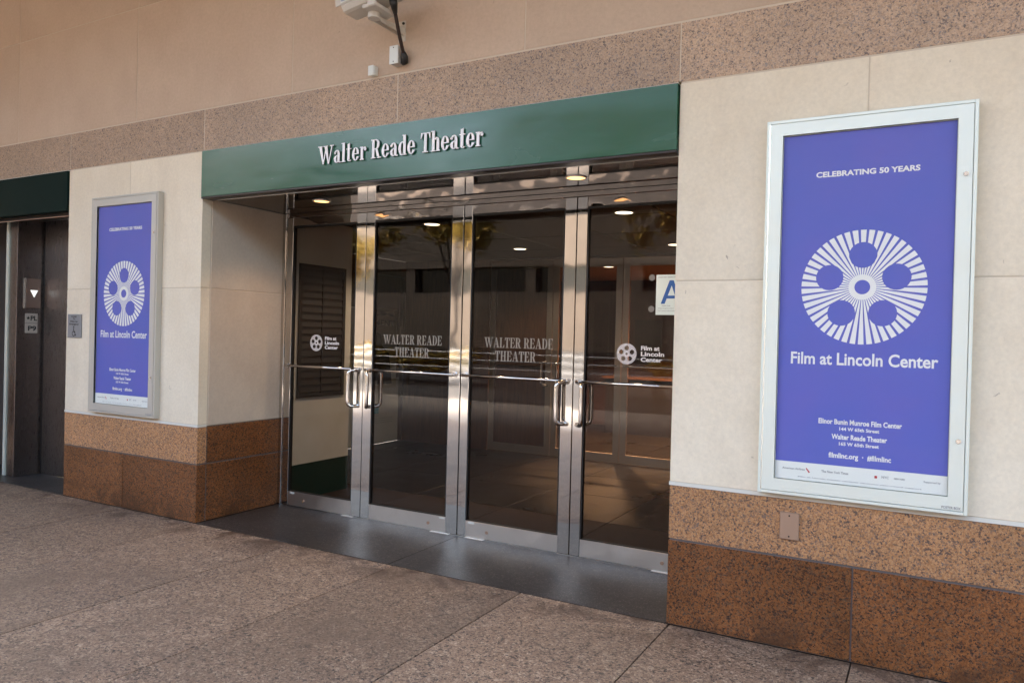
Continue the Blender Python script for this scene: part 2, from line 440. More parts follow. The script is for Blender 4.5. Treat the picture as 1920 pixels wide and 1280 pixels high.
def reel(cx, cz, Rr, y, depth=.0006, spokes=46, sub=5):
    """film-reel emblem: radial spokes cut by five round holes and a hub hole"""
    bm = B(); W = fY(y)
    holes = [(.56*math.cos(R(90+72*k)), .56*math.sin(R(90+72*k)), .225) for k in range(5)]
    def gaps(a):
        g = []
        for hx, hy, hr in holes:
            b = hx*math.cos(a)+hy*math.sin(a); c = hx*hx+hy*hy-hr*hr; dd = b*b-c
            if dd > 0 and b > 0: g.append((b-math.sqrt(dd), b+math.sqrt(dd)))
        return g
    def quad(a0, a1, r0, r1, r2, r3):
        vs = [W(cx+Rr*r*math.cos(a), cz+Rr*r*math.sin(a), depth) for a, r in ((a0, r0), (a0, r1), (a1, r3), (a1, r2))]
        bm.faces.new([bm.verts.new(v) for v in vs])
    for s_ in range(spokes):
        c = 2*math.pi*(s_+.5)/spokes
        for k in range(sub):
            wd = 2*math.pi/spokes*.68
            a0 = c - wd/2 + wd*k/sub; a1 = a0 + wd/sub
            g0, g1 = gaps(a0), gaps(a1)
            if g0 and g1:
                quad(a0, a1, .22, g0[0][0], .22, g1[0][0]); quad(a0, a1, g0[0][1], 1, g1[0][1], 1)
            else: quad(a0, a1, .22, 1, .22, 1)
    for k in range(36):
        quad(2*math.pi*k/36, 2*math.pi*(k+1)/36, .125, .221, .125, .221)
    return bm

# ------------------------------------------------------------------ the setting: ground, paving, thresholds
DY = .907          # storefront plane
XW = 3.96          # doorway width
ZH = 2.668         # soffit
bm = B(); box(bm, -60, 80, -120, -6.003, -.3, -.002); g = obj('plaza_ground', bm, PLAZA, kind='structure')
obj('road', bx(-90, 80, -29.3, -9.7, -.0018, .003), mat('asphalt', (.045, .043, .043), .85), kind='structure')
bm = B(); box(bm, -60, 80, 10.5, 60, -.3, -.01); obj('ground', bm, CONC, kind='structure')
bm = B(); box(bm, -60, 80, -6.0, 10.5, -.3, -.045); pv = obj('pavement', bm, FLOORJ, kind='structure')
xs = [-6.9, -5.9, -4.9, -3.9, -2.92, -1.93, -.955, .07, 1.08, 2.03, 3.03, 3.98, 4.92, 5.9, 6.9, 7.9, 8.9]
for j, (ya, yb) in enumerate(((-3.0, 0.), (-6.0, -3.0))):
    for i in range(len(xs)-1):
        gx = .0036
        z1 = -.0 + random.uniform(-.0012, .0012)
        obj('paving_slab', bx(xs[i]+gx, xs[i+1]-gx, ya+gx, yb-gx, -.044, z1, bev=.0012), G_FLOOR, pv)
bm = B(); box(bm, -60, -6.9, -6, 0, -.044, -.001); box(bm, 8.9, 80, -6, 0, -.044, -.001); obj('far_paving', bm, G_FLOOR, pv)
th = obj('doorway_floor', bx(.0, XW, .02, DY+.14, -.043, -.012), MORT_D, kind='structure')
for a, b in ((0.003, 1.982), (1.986, XW-.003)):
    obj('threshold_slab', bx(a, b, .003, DY+.12, -.011, .001, bev=.001), DARKG, th)
tl = obj('lift_doorway_floor', bx(-3.9, -1.863, .003, .62, -.043, .001, bev=.001), DARKG, kind='structure')

# ------------------------------------------------------------------ the stone facade
fac = thing('stone_facade', 'stone facade of cream limestone over a brown granite base with a speckled band', 'wall', (1.98, 0, 0))
J = .0036
def panel(name, x0, x1, z0, z1, m, y0=0., y1=.09, bev=.002):
    dy = random.uniform(-.0006, .0006)
    obj(name, bx(x0+J, x1-J, y0+dy, y1, z0+J, z1-J, bev=bev), m, fac)
def panel_side(name, x0, x1, y0, y1, z0, z1, m):
    obj(name, bx(x0, x1, y0+J, y1-J, z0+J, z1-J, bev=.003), m, fac)
ZG1, ZG2, ZL, ZM, ZT, ZB0, ZB1 = .478, .786, .804, 1.932, 3.044, 3.046, 3.386
# piers: left of the doorway, right of it, and beyond the lift doorway
for (xa, xb, lows, ups, lim) in ((-1.86, 0, [-1.86, -.972, 0], [-1.86, 0], [-1.86, -.95, 0]),
                                 (XW, 8.9, [XW, 4.915, 6.9, 8.9], [XW, 6.9, 8.9], [XW, 4.928, 5.92, 6.9, 7.9, 8.9]),
                                 (-6.9, -3.86, [-6.9, -4.85, -3.86], [-6.9, -3.86], [-6.9, -5.9, -4.9, -3.86])):
    for a, b in zip(lows, lows[1:]): panel('granite_block', a, b, 0, ZG1, G_LOW)
    for a, b in zip(ups, ups[1:]): panel('granite_block', a, b, ZG1+.004, ZG2, G_UP)
    obj('ledge_trim', bx(xa, xb, -.004, .085, ZG2-.001, ZL+.001), TRIM, fac)
    for a, b in zip(lim, lim[1:]):
        panel('limestone_panel', a, b, ZL, ZM, LIME_LO)
        panel('limestone_panel', a, b, ZM, ZT, LIME_LO)
for a, b in zip(*(lambda l: (l, l[1:]))([-6.9, -5.8, -3.83, -1.85, 0., 1.97, XW, 5.94, 7.92, 8.9])): panel('granite_band_panel', a, b, ZB0, ZB1, G_BAND)
ux = [-6.9, -4.6, -2.74, -.885, .97, 2.96, 4.93, 6.9, 8.9]
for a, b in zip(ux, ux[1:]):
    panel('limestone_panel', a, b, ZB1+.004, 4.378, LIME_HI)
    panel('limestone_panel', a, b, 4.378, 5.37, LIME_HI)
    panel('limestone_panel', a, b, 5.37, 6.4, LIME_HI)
# sides of the doorway
for (x0, x1) in ((-.09, 0.), (XW, XW+.09)):
    for (ya, yb) in ((.094, DY+.02),):
        panel_side('granite_block', x0, x1, ya, yb, 0.001, ZG1, G_LOW)
        panel_side('granite_block', x0, x1, ya, yb, ZG1+.004, ZG2+.004, G_LOW)
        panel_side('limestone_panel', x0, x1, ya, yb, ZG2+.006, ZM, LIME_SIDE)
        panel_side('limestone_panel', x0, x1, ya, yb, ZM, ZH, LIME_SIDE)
# joints and core
for xa, xb in ((-1.85, -.010), (XW+.010, 8.89), (-6.89, -3.87)):
    obj('mortar', bx(xa, xb, .006, .085, .0, ZG2+.002), MORT_D, fac)
    obj('mortar', bx(xa, xb, .0025, .084, ZG2+.004, ZT+.01), MORT_L, fac)
obj('mortar', bx(-6.89, 8.89, .0023, .083, ZT+.011, 6.39), MORT_L, fac)
for xa, xb in ((-.085, -.008), (XW+.008, XW+.085)):
    obj('mortar', bx(xa, xb, .088, DY, .002, ZG2+.004), MORT_D, fac)
    obj('mortar', bx(xa-(.004 if xa > 0 else -.001), xb+(.004 if xa < 0 else -.001), .087, DY+.001, ZG2+.006, ZH-.002), MORT_L, fac)
for q in ((-1.84, -.092, .092, 1.78, .002, 2.99), (XW+.092, 8.9, .092, 1.2, .002, 2.99), (-6.9, -3.9, .092, 1.2, .002, 2.99), (-6.9, 8.9, .092, 1.2, 3.0, 6.4)):
    obj('wall_core', bx(*q), CORE, fac)

# ------------------------------------------------------------------ green fascia with raised letters
fs = thing('fascia_sign', 'green painted fascia over the doors with raised white words Walter Reade Theater', 'sign', (1.98, 0, ZH))
obj('fascia_board', bx(.004, XW-.004, -.022, .05, ZH, 3.040, bev=.002), GREEN, fs)
obj('top_bead', bx(.004, XW-.004, -.012, .05, 3.0405, 3.045), TRIM, fs)
obj('bottom_lip', bx(.004, XW-.004, -.021, .085, ZH-.014, ZH-.001, bev=.001), DARKM, fs)
obj('lip_bead', bx(.004, XW-.004, .080, .088, ZH-.0175, ZH-.0145), BRUSH_E, fs)
for bm in serif('Walter Reade Theater', 1.285, 2.695, 2.812, .132, -.029, .007, .0004, track=.022):
    L = obj('letter', bm, [LETTER, LETTER_S], fs)
    for p in L.data.polygons:
        if abs(p.normal.y) < .5: p.material_index = 1

fl = thing('lift_fascia', 'dark green painted fascia over the lift doorway at the left edge', 'fascia', (-2.86, 0, ZH))
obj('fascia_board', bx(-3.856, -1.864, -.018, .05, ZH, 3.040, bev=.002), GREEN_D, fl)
obj('top_bead', bx(-3.856, -1.864, -.010, .05, 3.0405, 3.045), TRIM, fl)
obj('bottom_lip', bx(-3.856, -1.864, .052, .085, ZH-.035, ZH-.001), DARKM, fl)
obj('lip_bead', bx(-3.856, -1.864, .046, .0515, ZH-.040, ZH-.033), BRONZE_P, fl)

# ------------------------------------------------------------------ mirror soffit and its downlights
sf = thing('mirror_soffit', 'polished bronze mirror soffit over the entrance doors', 'ceiling panel', (1.98, .5, ZH))
for a, b in ((.002, 1.0), (1.0, 1.98), (1.98, 2.95), (2.95, XW-.002)):
    obj('soffit_panel', bx(a+.0006, b-.0006, .090, DY+.04, ZH+.0005, ZH+.02), SOFF, sf)
def downlight(label, x, y, z, m, r=.062, group='round recessed downlights', spot=None, ringm=None):
    t_ = thing('downlight', label, 'light', (x, y, z), group)
    b = B(); N = 28; rings = []
    for rr, dz in ((r+.014, 0.), (r+.014, -.004), (r+.002, -.006), (r, -.001)):
        rings.append([b.verts.new((x+rr*math.cos(2*math.pi*k/N), y+rr*math.sin(2*math.pi*k/N), z+dz)) for k in range(N)])
    for p, q in zip(rings, rings[1:]):
        for k in range(N): b.faces.new((p[k], p[(k+1) % N], q[(k+1) % N], q[k]))
    obj('trim_ring', b, ringm or BRUSH_E, t_, smooth=True)
    obj('lens', cyl(B(), (x, y, z-.002), 'Z', r, .003, 28), m, t_)
    if spot:
        l = bpy.data.lights.new('lamp', 'SPOT'); l.energy = spot[0]; l.color = spot[1]; l.spot_size = R(130); l.spot_blend = .6; l.shadow_soft_size = .05
        lo = bpy.data.objects.new('lamp', l); COL.objects.link(lo); lo.parent = t_; lo.location = (0, 0, -.03)
    return t_
downlight('glowing orange downlight in the mirror soffit above the third glass door', 3.132, .447, ZH, LAMP_OUT, group='downlights in the mirror soffit', spot=(3, (1, .62, .36)))
downlight('glowing orange downlight in the mirror soffit near the left side wall', .829, .492, ZH, LAMP_OUT, group='downlights in the mirror soffit', spot=(3, (1, .62, .36)))

# ------------------------------------------------------------------ storefront frame and four doors
fr = thing('door_frame', 'polished steel frame round the row of four glass doors', 'door frame', (1.98, DY, 0))
Y0, Y1 = DY-.022, DY+.022
for xa, xb in ((.78, .90), (1.72, 1.90), (2.05, 2.22), (3.58, 3.72)): obj('floor_pivot', bx(xa, xb, Y0-.020, Y0+.003, .0012, .0035, bev=.0006), SATIN, fr)
obj('jamb', bx(.002, .042, Y0-.01, Y1+.03, .002, 2.6655, bev=.002), POL, fr)
obj('jamb', bx(XW-.042, XW-.002, Y0-.01, Y1+.03, .002, 2.6655, bev=.002), POL, fr)
obj('head_rail', bx(.0425, XW-.0425, Y0+.012, Y1+.03, 2.632, 2.6655), POL_H, fr)
obj('sill_strip', bx(.0425, XW-.0425, Y0+.004, Y1+.02, .0015, .007), BRUSH_E, fr)
def handle(bm, xs_, dirx, z0=.965, z1=1.272, reach=.062, out=.070, r=.0160):
    """D-shaped pull: two arms lean outwards from the stile and meet a vertical grip"""
    P = []
    A0 = Vector((xs_, Y0+.002, z1)); A1 = Vector((xs_+dirx*reach, Y0-out, z1))
    C0 = Vector((xs_+dirx*reach, Y0-out, z0)); C1 = Vector((xs_, Y0+.002, z0))
    def corner(a, b, c, rad=.045, n=6):
        d1 = (a-b).normalized(); d2 = (c-b).normalized(); o = []
        for i in range(n+1):
            t_ = i/n; o.append(b + d1*rad*(1-t_)**2 + d2*rad*t_**2)
        return o
    P = [A0] + corner(A0, A1, C0) + corner(A1, C0, C1) + [C1]
    tube(bm, P, r, 12)
    return bm
def door(x0, x1, sl, sr, hinge, label, ztop=2.625, gtop=2.553):
    t_ = thing('glass_door', label, 'door', ((x0+x1)/2, DY, .008), 'glass entrance doors under the green fascia')
    zb = .010
    obj('stile', bx(x0, x0+sl, Y0, Y1, zb, ztop, bev=.002), POL, t_)
    obj('stile', bx(x1-sr, x1, Y0, Y1, zb, ztop, bev=.002), POL, t_)
    obj('bottom_rail', bx(x0+sl+.0005, x1-sr-.0005, Y0+.0015, Y1-.0015, zb, .135, bev=.0015), SATIN, t_)
    obj('top_rail', bx(x0+sl+.0005, x1-sr-.0005, Y0+.0015, Y1-.0015, gtop, ztop, bev=.0015), POL_H, t_)
    bm = B(); a, b, c, d = x0+sl, x1-sr, .135, gtop; q = .010
    for z in (0,):
        box(bm, a+.0005, a+q, Y0+.004, Y1-.004, c+.0005, d-.0005); box(bm, b-q, b-.0005, Y0+.004, Y1-.004, c+.0005, d-.0005)
        box(bm, a+q+.0003, b-q-.0003, Y0+.004, Y1-.004, d-q*1.6, d-.0005); box(bm, a+q+.0003, b-q-.0003, Y0+.006, Y1-.004, c+.0005, c+q*.6)
    obj('gasket', bm, GASK, t_)
    obj('glass_pane', bx(a+q*.5, b-q*.5, DY-.004, DY+.004, c+.003, d-.006), GLASS, t_)
    # bar across the glass at hand height
    bm = B(); tube(bm, [(x0+sl*.45, Y0-.028, 1.281), (x1-sr*.45, Y0-.028, 1.281)], .0115, 12)
    for xx in (x0+sl*.45, x1-sr*.45): cyl(bm, (xx, Y0-.014, 1.281), 'Y', .013, .03, 12)
    obj('push_bar', bm, TUBE, t_, smooth=True)
    if hinge == 'L':
        bm = handle(B(), x1-sr*.42, -1); lx = x1-.12
        kx = x0+sl*.5
    else:
        bm = handle(B(), x0+sl*.42, 1); lx = x0+.12
        kx = x1-sr*.5
    obj('pull_handle', bm, TUBE, t_, smooth=True)
    # same pull on the lobby side
    bm = handle(B(), (x1-sr*.42) if hinge == 'L' else (x0+sl*.42), -1 if hinge == 'L' else 1)
    for v in bm.verts: v.co.y = 2*DY - v.co.y
    for f in bm.faces: f.normal_flip()
    obj('pull_handle', bm, TUBE, t_, smooth=True)
    obj('boss', cyl(B(), (kx, Y0-.003, 1.281), 'Y', .026, .007, 20), TUBE, t_)
    obj('lock', cyl(B(), (((x0+x1)/2+.22) if hinge == 'R' else (x0+sl+.20), Y0-.002, .066), 'Y', .013, .006, 14), BRONZE_P, t_)
    gx = (x1-sr-.06) if hinge == 'R' else (x0+sl+.03)
    obj('sticker', bx(gx, gx+.055, Y0-.0002, Y0+.0003, .116, .131), BOXW, t_)
    return t_
d1 = door(.045, .975, .078, .102, 'L', 'leftmost of four glass doors, narrow looking, with white film reel logo and louvre wall behind')
d2 = door(.981, 1.966, .090, .106, 'R', 'second glass door from the left with frosted WALTER READE THEATER and yellow leaves reflected')
d3 = door(1.976, 2.948, .072, .093, 'L', 'third glass door from the left with frosted WALTER READE THEATER over dark wood doors')
d4 = door(2.954, XW-.045, .080, .085, 'R', 'rightmost glass door, partly hidden by the pier, with film reel logo and letter grade card')
YP = DY-.0045
for dd, xa, xb, xc, xd in ((d2, 1.175, 1.775, 1.300, 1.652), (d3, 2.175, 2.775, 2.275, 2.632)):
    obj('door_lettering', join(serif('WALTER READE', xa, xb, 1.508, .078, YP, .0003, .00002)), VINYLG, dd)
    obj('door_lettering', join(serif('THEATER', xc, xd, 1.405, .078, YP, .0003, .00002)), VINYLG, dd)
for dd, cx, tx, tw in ((d1, .418, .520, .165), (d4, 3.352, 3.458, .168)):
    obj('film_reel_logo', reel(cx, 1.495, .074, YP, .0006), VINYL, dd)
    obj('logo_lettering', join([sans('Film at', tx, tx+tw*.80, 1.524, .030, YP, bold=.03), sans('Lincoln', tx, tx+tw, 1.484, .030, YP, bold=.03), sans('Center', tx, tx+tw*.92, 1.444, .030, YP, bold=.03)]), VINYL, dd)

# letter grade card stuck inside the fourth door
gc = thing('grade_card', 'pale letter grade card with a big blue A on the rightmost door', 'card', (3.66, DY+.012, 1.91))
obj('card', bx(3.557, 3.775, DY-.0068, DY-.0050, 1.772, 2.049), mat('card_pale', (.72, .84, .80), .5), gc)
CY = DY-.0070
bm = B(); W = fY(CY)
for k, poly in enumerate(([(3.592, 1.848), (3.620, 1.848), (3.680, 2.010), (3.652, 2.010)], [(3.712, 1.848), (3.740, 1.848), (3.680, 2.0101), (3.654, 2.0101)], [(3.62, 1.885), (3.712, 1.885), (3.705, 1.905), (3.628, 1.905)])):
    prism(bm, poly, 0, .0003+.0001*k, W)
obj('letter_a', bm, mat('grade_blue', (.015, .10, .36), .5), gc)
for b_ in ([sans('SANITARY INSPECTION GRADE', 3.572, 3.76, 2.028, .008, CY), sans('Health Code', 3.60, 3.66, 1.832, .007, CY), sans('City Department of Health', 3.575, 3.75, 1.815, .006, CY), sans('For more information call 311', 3.575, 3.75, 1.798, .006, CY)]): obj('small_print', b_, INKG, gc)
for z in (2.030, 1.812): obj('suction_cup', cyl(B(), (3.527, DY-.008, z), 'Y', .022, .007, 20, r2=.012), mat('clear_rubber', (.20, .20, .19), .12), gc)

# ------------------------------------------------------------------ poster cases
def poster_case(x0, x1, z0, z1, label, M, plabel, ghost=False):
    c = thing('poster_case', label, 'display case', ((x0+x1)/2, 0, z0), 'wall-mounted aluminium poster cases')
    Yf = -.054
    q = .016
    bm = B()   # outer shell: four sides
    box(bm, x0, x0+q, Yf, -.0005, z0, z1, .0015); box(bm, x1-q, x1, Yf, -.0005, z0, z1, .0015)
    box(bm, x0+q, x1-q, Yf, -.0005, z1-q, z1, .0015); box(bm, x0+q, x1-q, Yf, -.0005, z0, z0+q, .0015)
    obj('case_shell', bm, M, c)
    obj('back_board', bx(x0+q, x1-q, -.034, -.001, z0+q, z1-q), M, c)
    a, b, cc, d = x0+q+.003, x1-q-.003, z0+q+.003, z1-q-.003; wf = .062
    fz = Yf-.002
    bm = B()
    def frame_piece(pts): prism(bm, pts, 0, .016, fY(fz+.016))
    A, Bp, Cp, D_ = (a, cc), (b, cc), (b, d), (a, d)
    ai, bi, ci, di = (a+wf, cc+wf), (b-wf, cc+wf), (b-wf, d-wf), (a+wf, d-wf)
    e = .0004
    for pts in ([A, Bp, bi, ai], [Bp, Cp, ci, bi], [Cp, D_, di, ci], [D_, A, ai, di]): frame_piece(pts)
    dr = obj('door_frame', bm, M, c)
    bm = B(); box(bm, a+wf-.004, a+wf+.0, fz+.003, -.0345, cc+wf-.004, d-wf+.004); box(bm, b-wf, b-wf+.004, fz+.003, -.0345, cc+wf-.004, d-wf+.004)
    box(bm, a+wf, b-wf, fz+.003, -.0345, d-wf, d-wf+.004); box(bm, a+wf, b-wf, fz+.003, -.0345, cc+wf-.004, cc+wf)
    obj('inner_lining', bm, M, c)
    obj('glass_cover', bx(a+wf-.002, b-wf+.002, fz+.010, fz+.013, cc+wf-.002, d-wf+.002), CASEGL, c)
    for z in (z0+.345, z1-.345):
        obj('cam_lock', cyl(B(), (b-wf*.42, fz-.002, z), 'Y', .011, .008, 16), BRUSH_E, c)
    tube(hb := B(), [(a-.001, fz+.004, cc), (a-.001, fz+.004, d)], .004, 8)
    obj('piano_hinge', hb, BRUSH_E, c)
    obj('maker_plate', sans('POSTER BOX', b-wf*1.4, b-.008, cc+.006, .012, fz, bold=.03), INKG, c)
    # the poster inside
    px0, px1, pz0, pz1 = a+wf-.001, b-wf+.001, cc+wf-.001, d-wf+.001
    p = thing('poster', plabel, 'poster', ((px0+px1)/2, -.035, pz0), 'blue anniversary posters')
    zs = pz0 + (pz1-pz0)*.0525
    obj('poster_sheet', bx(px0+.004, px1-.004, -.0370, -.0345, zs, pz1-.004), BLUE, p)
    obj('white_footer', bx(px0+.004, px1-.004, -.0375, -.0345, pz0+.002, zs-.0005), PWHITE, p)
    Yp = -.0376; W_ = px1-px0; H_ = pz1-pz0; cx = (px0+px1)/2
    ux = lambda f: px0+f*W_
    uz = lambda f: pz0+f*H_
    obj('film_reel_logo', reel(cx, uz(.557), .285, Yp), INKW, p)
    obj('headline', sans('CELEBRATING 50 YEARS', ux(.21), ux(.805), uz(.872), .027, Yp, bold=.035), INKW, p)
    obj('title_lettering', sans('Film at Lincoln Center', ux(.085), ux(.93), uz(.338), .062, Yp, bold=.022), INKW, p)
    for s_, a_, b_, z_, c_ in (('Elinor Bunin Munroe Film Center', .265, .745, .170, .026), ('144 W 65th Street', .39, .62, .153, .017), ('Walter Reade Theater', .345, .665, .128, .026),
                               ('165 W 65th Street', .39, .62, .111, .017), ('filmlinc.org  ·  #filmlinc', .33, .69, .075, .026)):
        obj('address_lettering', sans(s_, ux(a_), ux(b_), uz(z_), c_, Yp, bold=.03), INKW, p)
    for b_ in ([sans('American Airlines', ux(.05), ux(.19), uz(.030), .010, Yp-.0005), sans('The New York Times', ux(.29), ux(.45), uz(.030), .012, Yp-.0005), sans('NYC', ux(.64), ux(.68), uz(.030), .012, Yp-.0005),
               sans('NEW YORK', ux(.71), ux(.77), uz(.030), .009, Yp-.0005), sans('Supported by', ux(.87), ux(.96), uz(.030), .008, Yp-.0005), sans('Film at Lincoln Center receives generous year-round support', ux(.15), ux(.86), uz(.010), .005, Yp-.0005)]): obj('sponsor_print', b_, INKG, p)
    bm = B(); prism(bm, [(ux(.195), uz(.036)), (ux(.20), uz(.038)), (ux(.222), uz(.026)), (ux(.214), uz(.024))], 0, .0003, fY(Yp-.0005))
    obj('sponsor_mark', bm, INKR, p)
    obj('sponsor_mark', bx(ux(.60), ux(.615), Yp-.0009, Yp-.0006, uz(.028), uz(.035)), INKR, p)
poster_case(4.452, 5.400, .815, 2.755, 'bright aluminium poster case on the right pier, large in the foreground', ALU_R, 'blue film reel poster in the large right-hand case')
poster_case(-1.415, -.489, .826, 2.745, 'shade-toned aluminium poster case on the left pier, seen at a steep angle', ALU_L, 'blue film reel poster in the left-hand case beside the lift doorway')

# ------------------------------------------------------------------ small things on the wall
oc = thing('outlet_cover', 'small bronze cover plate on the orange granite below the right poster case', 'cover plate', (4.609, 0, .574))
obj('plate', bx(4.561, 4.657, -.014, -.0015, .574, .717, bev=.004), BRONZE_P, oc)
for z in (.700, .592): obj('screw', cyl(B(), (4.609, -.0145, z), 'Y', .0045, .003, 10), DARKM, oc)

sg = thing('access_sign', 'small grey sign with wheelchair symbol between lift doorway and left poster case', 'sign', (-1.716, 0, 1.483))
obj('plate', bx(-1.822, -1.612, -.012, -.0015, 1.483, 1.700, bev=.002), SIGNG, sg)
for s_, a_, b_, z_ in (('Access', -1.765, -1.680, 1.673), ('To', -1.738, -1.706, 1.651), ('Film to', -1.775, -1.662, 1.626), ('Emergency', -1.79, -1.645, 1.601)):
    obj('sign_lettering', sans(s_, a_, b_, z_, .016, -.0125, bold=.03), INKK, sg)
bm = B()
W = fY(-.0125)
for q in ring(-1.722, 1.522, .026, .026, .007, .007, 120, 400, 18): prism(bm, q, 0, .0004, W)
for q in ring(-1.722, 1.582, .008, .008, .0079, .0079, 0, 360, 10): prism(bm, q, 0, .0005, W)
for k, q in enumerate(([(-1.728, 1.572), (-1.718, 1.572), (-1.716, 1.532), (-1.725, 1.532)], [(-1.72, 1.545), (-1.70, 1.545), (-1.70, 1.539), (-1.72, 1.539)], [(-1.722, 1.538), (-1.702, 1.538), (-1.69, 1.508), (-1.698, 1.505), (-1.708, 1.531), (-1.722, 1.531)], [(-1.699, 1.507), (-1.684, 1.512), (-1.682, 1.506), (-1.697, 1.500)])):
    prism(bm, q, 0, .0006+.0001*k, W)
obj('wheelchair_symbol', bm, INKK, sg)

jb = thing('junction_box', 'larger white electrical box with a brown cable entering it, above the speckled band', 'junction box', (1.99, 0, 3.43))
obj('housing', bx(1.957, 2.027, -.072, -.0015, 3.432, 3.548, bev=.003), mat('box_grey', (.42, .40, .37), .5), jb)
obj('cover', bx(1.953, 2.027, -.080, -.0725, 3.428, 3.552, bev=.003), BOXW, jb)
for z in (3.443, 3.537): obj('screw', cyl(B(), (1.990, -.0812, z), 'Y', .0035, .003, 8), DARKM, jb)
sb = thing('sensor_box', 'smaller white cube box on the wall left of the junction box', 'sensor', (1.77, 0, 3.39))
obj('housing', bx(1.750, 1.798, -.045, -.0015, 3.394, 3.458, bev=.004), BOXW, sb)
obj('cap', bx(1.746, 1.794, -.052, -.0455, 3.390, 3.460, bev=.003), BOXW, sb)

sc_ = thing('security_camera', 'beige bullet security camera on a wall bracket above the entrance, cut by the photo edge', 'security camera', (1.99, 0, 3.70))
# housing as a long hooded box, its nose to the left
def hood(x0, x1, y0, y1, z0, z1):
    bm = B(); pf = [(y0, z0+.035), (y0+.018, z0+.008), (y0+.04, z0), (y1-.04, z0), (y1-.018, z0+.008), (y1, z0+.035), (y1, z1-.02), (y1-.03, z1), (y0+.03, z1), (y0, z1-.02)]
    a = [bm.verts.new((x0, y, z)) for y, z in pf]; b = [bm.verts.new((x1, y, z)) for y, z in pf]
    bm.faces.new(a[::-1]); bm.faces.new(b); n_ = len(pf)
    for i in range(n_): bm.faces.new((a[i], b[i], b[(i+1) % n_], a[(i+1) % n_]))
    return bm
PIV = Vector((2.0, -.315, 3.72))
def pitch(bm, a=R(-9)):          # the camera looks down to the left
    bmesh.ops.rotate(bm, cent=PIV, matrix=Matrix.Rotation(a, 3, 'Y'), verts=bm.verts); bmesh.ops.translate(bm, vec=(.01, 0, -.012), verts=bm.verts); return bm
obj('camera_body', pitch(hood(1.795, 2.24, -.395, -.215, 3.735, 3.865)), CAMW, sc_)
bm = B(); box(bm, 1.755, 2.17, -.402, -.397, 3.780, 3.878); box(bm, 1.755, 2.17, -.213, -.208, 3.780, 3.878); box(bm, 1.755, 2.17, -.402, -.208, 3.879, 3.884)
obj('sun_shield', pitch(bm), CAMW, sc_)
obj('lens_window', pitch(bx(1.7925, 1.7948, -.365, -.245, 3.760, 3.845)), BLACK, sc_)
obj('badge', pitch(bx(1.800, 1.875, -.4045, -.4025, 3.788, 3.818)), BOXW, sc_)
obj('badge_lettering', pitch(sans('PELCO', 1.806, 1.869, 3.795, .016, -.4048, bold=.02)), INKB, sc_)
bm = B(); box(bm, 2.035, 2.105, -.420, -.4055, 3.675, 3.79, .006); box(bm, 1.975, 2.045, -.205, -.190, 3.675, 3.79, .006); box(bm, 1.985, 2.10, -.4050, -.2055, 3.676, 3.700, .003)
obj('yoke', bm, CAMW, sc_)
bm = B(); cyl(bm, (2.01, -.315, 3.657), 'Z', .040, .036, 24)
obj('swivel', bm, CAMW, sc_)
obj('knuckle_screw', cyl(B(), (2.07, -.4215, 3.745), 'Y', .009, .006, 10), BRUSH_E, sc_)
bm = B()
for dx in (-.024, .018):
    vs = [(-.315, 3.664), (-.006, 3.690), (-.006, 3.635), (-.06, 3.640), (-.315, 3.640)]
    a = [bm.verts.new((2.0+dx, y, z)) for y, z in vs]; b = [bm.verts.new((2.006+dx, y, z)) for y, z in vs]
    bm.faces.new(a); bm.faces.new(b[::-1])
    for i in range(5): bm.faces.new((a[i], b[i], b[(i+1) % 5], a[(i+1) % 5]))
obj('bracket_arm', bm, CAMW, sc_)
bm = B(); box(bm, 1.968, 2.032, -.006, -.0015, 3.600, 3.742, .002)
obj('mount_plate', bm, CAMW, sc_)
obj('bolt', cyl(B(), (2.014, -.010, 3.722), 'Y', .009, .008, 10), BLACK, sc_)
cb = thing('camera_cable', 'thick dark brown cable running from the security camera down to the junction box', 'cable', (2.05, -.04, 3.48))
P0, P3 = Vector((2.15, -.30, 3.745)), Vector((2.052, -.040, 3.478))
pts = [P0 + (P3-P0)*(i/10) + Vector((0, 0, -.022))*math.sin(math.pi*i/10) for i in range(11)]
obj('cable_run', tube(B(), pts, .0125, 12), CONDUIT, cb, smooth=True)
obj('connector', tube(B(), [P0+Vector((0, 0, .0)), P0+Vector((-.003, .012, -.022)), pts[2]], [.026, .026, .015], 12), BLACK, cb, smooth=True)
obj('connector', tube(B(), [pts[9], P3, P3+Vector((-.006, .012, -.03)), P3+Vector((-.024, .014, -.034))], [.015, .026, .026, .018], 12), BLACK, cb, smooth=True)

# ------------------------------------------------------------------ lift alcove at the left
lf = thing('lift_portal', 'dark brushed steel lift doors and jamb in the alcove at the left edge', 'lift', (-2.86, .3, 0))
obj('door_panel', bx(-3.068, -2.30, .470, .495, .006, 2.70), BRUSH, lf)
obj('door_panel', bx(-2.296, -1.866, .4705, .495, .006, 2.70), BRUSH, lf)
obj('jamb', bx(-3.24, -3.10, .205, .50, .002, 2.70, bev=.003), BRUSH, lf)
obj('jamb', bx(-3.099, -3.071, .475, .50, .002, 2.70), BLACK, lf)
obj('edge_strip', bx(-3.285, -3.242, .190, .23, .002, 2.695, bev=.002), mat('pale_edge', (.62, .66, .60), .3, .3), lf)
obj('cab_opening', bx(-3.86, -3.29, .60, .62, .002, 2.70), BLACK, lf)
obj('cab_wall', bx(-3.86, -3.29, .55, .595, .002, .28), WOOD, lf)
obj('header', bx(-3.86, -1.863, .09, .64, 2.705, 2.98), DARKM, lf)
cp = thing('call_panel', 'steel lift call panel with a lit down arrow on the lift jamb', 'button panel', (-3.1, .36, 1.92))
obj('plate', bx(-3.099, -3.086, .280, .440, 1.768, 2.080, bev=.002), stainless('call_plate', (.42, .33, .29), .35), cp)
